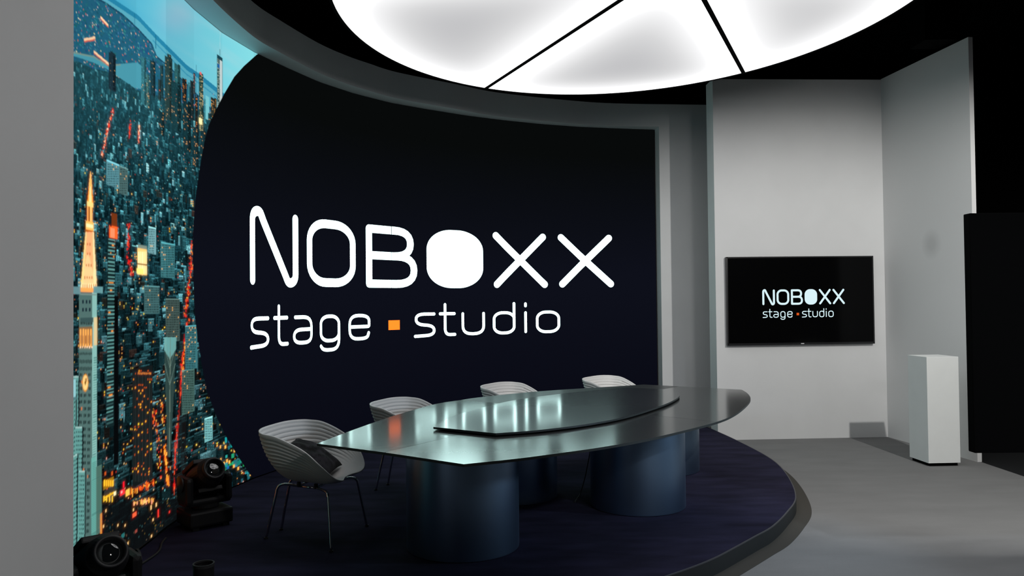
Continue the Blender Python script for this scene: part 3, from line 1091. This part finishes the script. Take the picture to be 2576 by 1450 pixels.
rb = cr2(kr([(.86, 6.0), (.546, 5.80), (.32, 5.62), (.10, 5.40), (-.075, 5.161), (-.335, 4.595), (-.419, 4.172)]), 6)
rp_ = loc(rf + rb)
if area(rp_) < 0:
    rp_ = rp_[::-1]
bm = bmesh.new()
add_prism(bm, rp_, RZ - .012 - .1, RZ - .1)
o = link_obj('raised_top', bm, M_table_top, table)
o.data.materials.append(M_table_edge)
for f in o.data.polygons:
    if f.normal.z < .5:
        f.material_index = 1
cx = sum(p[0] for p in rp_) / len(rp_); cy = sum(p[1] for p in rp_) / len(rp_)
bm = bmesh.new()
add_prism(bm, [(cx + (x - cx) * .9, cy + (y - cy) * .9) for x, y in rp_], TZ - .1 + .0005, RZ - .012 - .1 - .0005)
link_obj('spacer', bm, M_table_edge, table)
for x, y in ((-.31, 4.815), (.887, 5.735), (1.27, 6.95), (-.01, 6.06)):
    bm = bmesh.new()
    h = TZ - TT - .1
    add_lathe(bm, [(0, 0), (.330, 0), (.337, .004), (.338, .012), (.338, h), (0, h)], Matrix.Translation((x - .45, y - 5.95, 0)), 72)
    p_ = link_obj('pedestal', bm, M_pedestal, table, smooth=True)
    for f in p_.data.polygons:
        if abs(f.normal.z) > .9:
            f.use_smooth = False
    md = p_.modifiers.new('edge', 'EDGE_SPLIT'); md.split_angle = .6

# ---------------------------------------------------------------- shell chairs
def rim_curve():
    half = [(-.285, 0, .694), (-.272, .14, .695), (-.235, .24, .692), (-.175, .305, .685), (-.067, .322, .668), (.09, .312, .595), (.19, .292, .505), (.255, .235, .42), (.272, .15, .388), (.245, .06, .384), (.238, 0, .384)]
    full = half + [(x, -y, z) for x, y, z in half[-2:0:-1]]
    return cr2(full, 8, closed=True)
def shell_bm():
    rim = rim_curve()
    n = len(rim)
    C0 = Vector((.0, 0, .352))
    bm = bmesh.new()
    NK = 130
    rows = []
    ex = 2.7
    for j in range(1, NK + 1):
        th = PI / 2 * j / NK
        g = math.sin(th) ** (2 / ex)
        k = 1 - math.cos(th) ** (2 / ex) if j < NK else 1.0
        row = []
        for i, (x, y, z) in enumerate(rim):
            front = min(1.0, max(0.0, (x + .02) / .24))
            hgt = z - C0.z
            gg = (.74 * g + .26 * k)
            p = Vector((C0.x + (x - C0.x) * gg, C0.y + (y - C0.y) * gg, C0.z + hgt * k))
            # saddle the seat a little and run the ribs parallel to the rim
            fade = min(1, max(0, (k - .28) / .25)) * (1 - front) * min(1, max(0, (hgt - .1) / .12))
            a = .0042 * math.sin(k * 2 * PI * 13) * fade
            rad = Vector((x - C0.x, y - C0.y, 0)).normalized()
            p += rad * a
            row.append(bm.verts.new(p))
        rows.append(row)
    c = bm.verts.new(C0)
    for i in range(n):
        bm.faces.new((c, rows[0][i], rows[0][(i + 1) % n]))
    for a, b in zip(rows, rows[1:]):
        for i in range(n):
            bm.faces.new((a[i], a[(i + 1) % n], b[(i + 1) % n], b[i]))
    return bm

def bend(pts, n=8):
    return cr2(pts, n)

def make_chair():
    t = thing('shell_chair', '', 'chair')
    sh = link_obj('shell', shell_bm(), M_chair, t, smooth=True)
    md = sh.modifiers.new('thick', 'SOLIDIFY'); md.thickness = .008; md.offset = -1
    for y in (1, -1):
        bm = bmesh.new()
        add_tube(bm, bend([(.07, .09 * y, .327), (.15, .165 * y, .333), (.19, .2 * y, .33), (.207, .216 * y, .31), (.213, .222 * y, .28), (.232, .247 * y, .14), (.25, .272 * y, .006)]), .0085)
        l = link_obj('leg', bm, M_chrome, t, smooth=True)
        bm = bmesh.new()
        add_lathe(bm, [(0, 0), (.012, 0), (.012, .009), (.0, .009)], Matrix.Translation((.2505, .2725 * y, 0)), 16)
        link_obj('glide', bm, M_glide, l)
        bm = bmesh.new()
        add_tube(bm, bend([(-.06, .062 * y, .327), (-.13, .072 * y, .337), (-.175, .078 * y, .334), (-.196, .081 * y, .312), (-.206, .083 * y, .27), (-.236, .089 * y, .14), (-.266, .096 * y, .006)]), .0085)
        l = link_obj('leg', bm, M_chrome, t, smooth=True)
        bm = bmesh.new()
        add_lathe(bm, [(0, 0), (.012, 0), (.012, .009), (.0, .009)], Matrix.Translation((-.2665, .0962 * y, 0)), 16)
        link_obj('glide', bm, M_glide, l)
    bm = bmesh.new()
    for y in (1, -1):
        add_tube(bm, [(-.07, .063 * y, .327), (.08, .098 * y, .327)], .0075)
    add_tube(bm, [(-.06, -.065, .327), (-.06, .065, .327)], .0075)
    add_tube(bm, [(.07, -.096, .327), (.07, .096, .327)], .0075)
    link_obj('seat_frame', bm, M_chrome, t, smooth=True)
    for x, y in ((-.06, .063), (-.06, -.063), (.07, .094), (.07, -.094)):
        bm = bmesh.new()
        add_tube(bm, [(x, y, .325), (x, y, .352)], .012, 14)
        link_obj('mount', bm, M_glide, t)
    return t

def copy_tree(o, parent=None):
    c = o.copy()
    COL.objects.link(c)
    if parent:
        c.parent = parent
    for ch in list(o.children):
        copy_tree(ch, c)
    return c

CHAIRS = [((-1.27, 5.03), -12, 'white ribbed shell chair holding the dark cushion'),
          ((-.80, 6.26), -20, 'white ribbed shell chair second from the cushion, behind the table with nothing in it'),
          ((.02, 7.43), -29, 'white ribbed shell chair third from the cushion, showing over the middle of the table'),
          ((1.02, 8.02), -35, 'white ribbed shell chair at the far end, nearest the edge of the video wall')]
first = make_chair()
for i, (p, deg, lab) in enumerate(CHAIRS):
    c = first if i == 0 else copy_tree(first)
    c.location = (p[0], p[1], .1005)
    c.rotation_euler = (0, 0, math.radians(deg))
    c['label'] = lab
    c['group'] = 'white shell chairs behind the table'

# cushion
def cushion_bm(w=.35, t=.07, n=30):
    bm = bmesh.new()
    grids = []
    for sgn in (1, -1):
        g = []
        for i in range(n + 1):
            row = []
            for j in range(n + 1):
                u, v = 2 * i / n - 1, 2 * j / n - 1
                pinch = 1 - .10 * (1 - abs(v) ** 2.2) * abs(u) ** 6
                pinch2 = 1 - .10 * (1 - abs(u) ** 2.2) * abs(v) ** 6
                puff = ((1 - abs(u) ** 2.4) * (1 - abs(v) ** 2.4)) ** .55
                wr = .006 * math.sin(5 * u + 3 * v) * puff + .004 * math.sin(9 * v - 6 * u) * puff
                row.append(bm.verts.new((u * w / 2 * pinch, v * w / 2 * pinch2, sgn * (t * puff + .002) + wr)))
            g.append(row)
        grids.append(g)
        for i in range(n):
            for j in range(n):
                bm.faces.new((g[i][j], g[i + 1][j], g[i + 1][j + 1], g[i][j + 1]))
    bmesh.ops.remove_doubles(bm, verts=bm.verts, dist=.0045)
    return bm
M_velvet = mat('crushed_dark_velvet', (.03, .028, .034, 1), .9, spec=.2)
nt = M_velvet.node_tree; b_ = nt.nodes['Principled BSDF']
tc = nt.nodes.new('ShaderNodeTexCoord'); n1 = nt.nodes.new('ShaderNodeTexNoise')
n1.inputs['Scale'].default_value = 9; n1.inputs['Detail'].default_value = 8; n1.inputs['Roughness'].default_value = .7
nt.links.new(tc.outputs['Object'], n1.inputs['Vector'])
rv = nt.nodes.new('ShaderNodeValToRGB')
rv.color_ramp.elements[0].position = .45; rv.color_ramp.elements[0].color = (.004, .004, .0045, 1)
rv.color_ramp.elements[1].position = .58; rv.color_ramp.elements[1].color = (.034, .031, .039, 1)
nt.links.new(n1.outputs['Fac'], rv.inputs['Fac'])
nt.links.new(rv.outputs['Color'], b_.inputs['Base Color'])
b_.inputs['Sheen Weight'].default_value = .04
cu = link_obj('cushion', cushion_bm(), M_velvet, smooth=True)
tag(cu, 'dark crushed velvet cushion lying in the nearest white chair', 'cushion')
rz = math.radians(-12)
cl = Vector((-.01, -.01, .49))
cu.location = Vector((-1.27, 5.03, .1)) + Matrix.Rotation(rz, 3, 'Z') @ cl
cu.rotation_euler = (Matrix.Rotation(rz, 3, 'Z') @ Matrix.Rotation(math.radians(30), 3, 'Y') @ Matrix.Rotation(math.radians(8), 3, 'Z')).to_euler()

# ---------------------------------------------------------------- television
wa, wb = Vector((2.287, 8.925, 0)), Vector((4.232, 9.023, 0))
wd = (wb - wa).normalized(); wn = Vector((wd.y, -wd.x, 0))
tvroot = thing('television', 'flat black television showing the white title, hung on the pale grey wall', 'television',
               tuple(wa + wd * .95 + Vector((0, 0, 1.555))), math.atan2(wd.y, wd.x))
TW, TH = 1.682, .99
bm = bmesh.new(); add_box(bm, (0, -.028, 0), (TW, .045, TH), bevel=.004)
link_obj('casing', bm, M_tvbezel, tvroot)
box('wall_bracket', (0, -.004, 0), (.5, .007, .4), M_black, tvroot)
bm = bmesh.new()
bz = .014
for c_, s_ in [((0, -.052, TH / 2 - bz / 2), (TW, .006, bz)), ((0, -.052, -TH / 2 + bz * .8), (TW, .006, bz * 1.6)),
               ((-TW / 2 + bz / 2, -.052, 0), (bz, .006, TH)), ((TW / 2 - bz / 2, -.052, 0), (bz, .006, TH))]:
    add_box(bm, c_, s_)
link_obj('bezel', bm, M_tvbezel, tvroot)
scn = box('screen', (0, -.0515, .004), (TW - 2 * bz, .002, TH - 2.6 * bz), M_tvpanel, tvroot)
def metric_tv(x, y):
    return (.509 - .95 + (x - 225) / 1680 * .945, 1.507 - 1.555 + (548 - y) / 323 * .174)
def place_tv(a, b):
    return (a, -.0532, b)
link_obj('title_lettering', lettering(metric_tv, place_tv, .0114, .005, .01), M_letter_tv, scn)
link_obj('accent_square', accent(metric_tv, place_tv), M_orange_tv, scn)
box('badge', (.01, -.056, -TH / 2 + .012), (.036, .004, .008), M_badge, tvroot)

# ---------------------------------------------------------------- plinth
PX = thing('plinth', 'tall white square display plinth on the grey carpet by the right wall', 'plinth', (3.99, 7.57, 0), math.radians(3))
box('body', (0, 0, .5225), (.305, .32, .985), M_plinth, PX, bevel=.002)
box('recessed_foot', (0, 0, .015), (.27, .285, .03), M_black, PX)

# ---------------------------------------------------------------- moving-head stage lights
def make_fixture():
    t = thing('moving_head_light', '', 'stage light')
    bm = bmesh.new()
    add_box(bm, (0, 0, .07), (.285, .25, .1), bevel=.015)
    for x in (-.1, .1):
        for y in (-.09, .09):
            add_box(bm, (x, y, .01), (.04, .04, .02))
    b = link_obj('base', bm, M_fix, t)
    bm = bmesh.new()
    add_box(bm, (.1435, 0, .07), (.006, .13, .07), bevel=.002)
    for y in (-.035, .03):
        add_box(bm, (.1475, y, .07), (.006, .028, .03))
    link_obj('connector_panel', bm, M_fixring, b)
    bm = bmesh.new()
    add_lathe(bm, [(0, .12), (.085, .12), (.09, .13), (.09, .15), (0, .15)], None, 32)
    add_box(bm, (0, 0, .17), (.305, .15, .05), bevel=.02)
    for s in (-1, 1):
        add_box(bm, (.129 * s, 0, .25), (.05, .19, .18), bevel=.025)
        add_lathe(bm, [(0, 0), (.05, 0), (.05, .01), (0, .014)], Matrix.Translation((.152 * s, 0, .29)) @ Matrix.Rotation(PI / 2 * s, 4, 'Y'), 24)
    link_obj('yoke', bm, M_fix, t)
    hm = Matrix.Translation((0, 0, .315)) @ Matrix.Rotation(math.radians(62), 4, 'X')
    bm = bmesh.new()
    add_lathe(bm, [(0, -.2), (.08, -.2), (.096, -.18), (.102, -.08), (.102, .02), (.09, .12), (.07, .15), (.0, .15)], hm, 32)
    for s in (-1, 1):
        add_box(bm, hm @ Vector((0, .098 * s, -.05)), (.16, .03, .22), hm.to_3x3().to_4x4(), .008)
    for z in (-.13, -.115, -.1):
        add_lathe(bm, [(.094, z), (.106, z), (.106, z + .006), (.094, z + .006)], hm, 32)
    h = link_obj('head', bm, M_fix, t, smooth=False)
    bm = bmesh.new()
    add_lathe(bm, [(.054, .148), (.068, .148), (.071, .154), (.071, .182), (.068, .187), (.06, .187), (.057, .178), (.054, .148)], hm, 40)
    link_obj('lens_ring', bm, M_fixring, h, smooth=True)
    bm = bmesh.new()
    add_lathe(bm, [(.056, .158), (.045, .166), (.027, .171), (.0, .174)], hm, 40)
    link_obj('lens', bm, M_lens, h, smooth=True)
    return t
fx = make_fixture()
LENS = (0, -math.sin(math.radians(62)) * .185, .315 + math.cos(math.radians(62)) * .185)
FIX = [((-1.949, 5.2), -3, 'black moving-head stage light by the curved screen, left of the chair with the cushion'),
       ((-1.74, 3.45), -4, 'black moving-head stage light in the lower left corner, cut off by the grey wall')]
for i, (p, deg, lab) in enumerate(FIX):
    f = fx if i == 0 else copy_tree(fx)
    a = math.radians(deg + 46)
    f.location = (p[0] + math.sin(a) * LENS[1], p[1] - math.cos(a) * LENS[1], .1005)
    f.rotation_euler = (0, 0, a)
    f['label'] = lab
    f['group'] = 'moving-head stage lights on the platform'

# power cable between them
bm = bmesh.new()
add_tube(bm, cr2([(-2.18, 5.0, .1085), (-2.16, 4.9, .1085), (-2.10, 4.7, .1085), (-2.1, 4.4, .1085), (-2.04, 4.1, .1085), (-2.02, 3.95, .1085)], 10), .006, 8)
tag(link_obj('power_cable', bm, M_glide, smooth=True), 'thin black cable on the platform linking the two stage lights', 'cable')
bm = bmesh.new()
add_tube(bm, cr2([(.62, 6.1, .756), (.60, 6.12, .5), (.55, 6.1, .25), (.50, 6.02, .12), (.47, 5.93, .1055), (.44, 5.8, .1055)], 10), .004, 8)
tag(link_obj('power_cable', bm, M_glide, smooth=True), 'thin black cable hanging under the long table', 'cable')

# open cylinder at the bottom edge
can = thing('canister', 'small black open-topped cylinder standing on the dark platform at the bottom edge', 'canister', (-1.40, 3.6, .1005))
bm = bmesh.new()
add_lathe(bm, [(0, 0), (.043, 0), (.045, .004), (.045, .29), (.0405, .29), (.0405, .02), (0, .02)], None, 40)
link_obj('body', bm, M_fix, can, smooth=False)
bm = bmesh.new()
add_lathe(bm, [(.0405, .284), (.047, .284), (.047, .298), (.0405, .298), (.0405, .284)], None, 40)
link_obj('rim', bm, M_fixring, can)

# black display on a stand at the right edge
dsp = thing('display_stand', 'large upright black panel in front of the right wall, cut off by the photo edge', 'display', (3.2, 4.22, 0))
bm = bmesh.new(); add_box(bm, (0, 0, 1.372), (1.56, .06, 1.264), bevel=.006)
link_obj('panel', bm, M_black, dsp)
box('post', (.38, .07, .72), (.1, .06, 1.28), M_black, dsp, bevel=.005)
for s in (.2, 2.2):
    bm = bmesh.new(); add_box(bm, (.32 * s, .06, .05), (.06, .6, .05), bevel=.006)
    link_obj('foot', bm, M_black, dsp)
box('crossbar', (.38, .07, .06), (.64, .06, .05), M_black, dsp)

# speaker-like box above the right wall
hb = thing('hanging_box', 'black box hanging from the ceiling above the end of the right wall', 'box', (4.25, 7.9, 4.1))
box('body', (0, 0, .2), (.34, .3, .4), M_black, hb, bevel=.01)
box('bracket', (0, 0, .55), (.05, .05, .3), M_black, hb)

# ---------------------------------------------------------------- lights
def spot(name, pos, aim, power, color, size, blend, radius):
    l = bpy.data.lights.new(name, 'SPOT')
    l.energy = power
    l.color = color
    l.spot_size = math.radians(size)
    l.spot_blend = blend
    l.shadow_soft_size = radius
    o = bpy.data.objects.new(name, l)
    COL.objects.link(o)
    o.location = pos
    o.rotation_euler = (Vector(aim) - Vector(pos)).to_track_quat('-Z', 'Y').to_euler()
    return o
spot('front_spot', (3.95, 3.8, 3.6), (3.5, 7.7, .65), 500, (1.0, .99, .955), 84, .6, .04)
spot('wash_fill_spot', (2.6, -.6, 3.2), (3.2, 6.6, .1), 330, (1.0, 1.0, 1.0), 66, 1.0, .5)  # unseen soft spot, added to lift the television and right walls
spot('carpet_fill_spot', (3.6, .4, 3.4), (1.9, 5.2, .1), 330, (.82, .9, 1.0), 46, .9, .08)  # unseen spot, added to brighten the right part of the carpet
spot('pedestal_fill_spot', (4.35, 4.35, 1.75), (.5, 5.3, .35), 190, (.62, .82, 1.0), 52, .8, .12)  # unseen low blue spot, added to light the pedestals from the right
spot('left_wall_fill_spot', (3.2, .4, 3.6), (-1.6, 2.4, 1.3), 205, (1.0, 1.0, 1.0), 50, .6, .1)  # unseen spot, added only to brighten the left wall

w = bpy.data.worlds.new('world')
scene.world = w
w.use_nodes = True
w.node_tree.nodes['Background'].inputs['Color'].default_value = (.002, .002, .0022, 1)

scene.view_settings.view_transform = 'Standard'
scene.view_settings.look = 'None'
scene.view_settings.exposure = 0
scene.view_settings.gamma = 1
scene.cycles.max_bounces = 8
scene.cycles.use_denoising = True
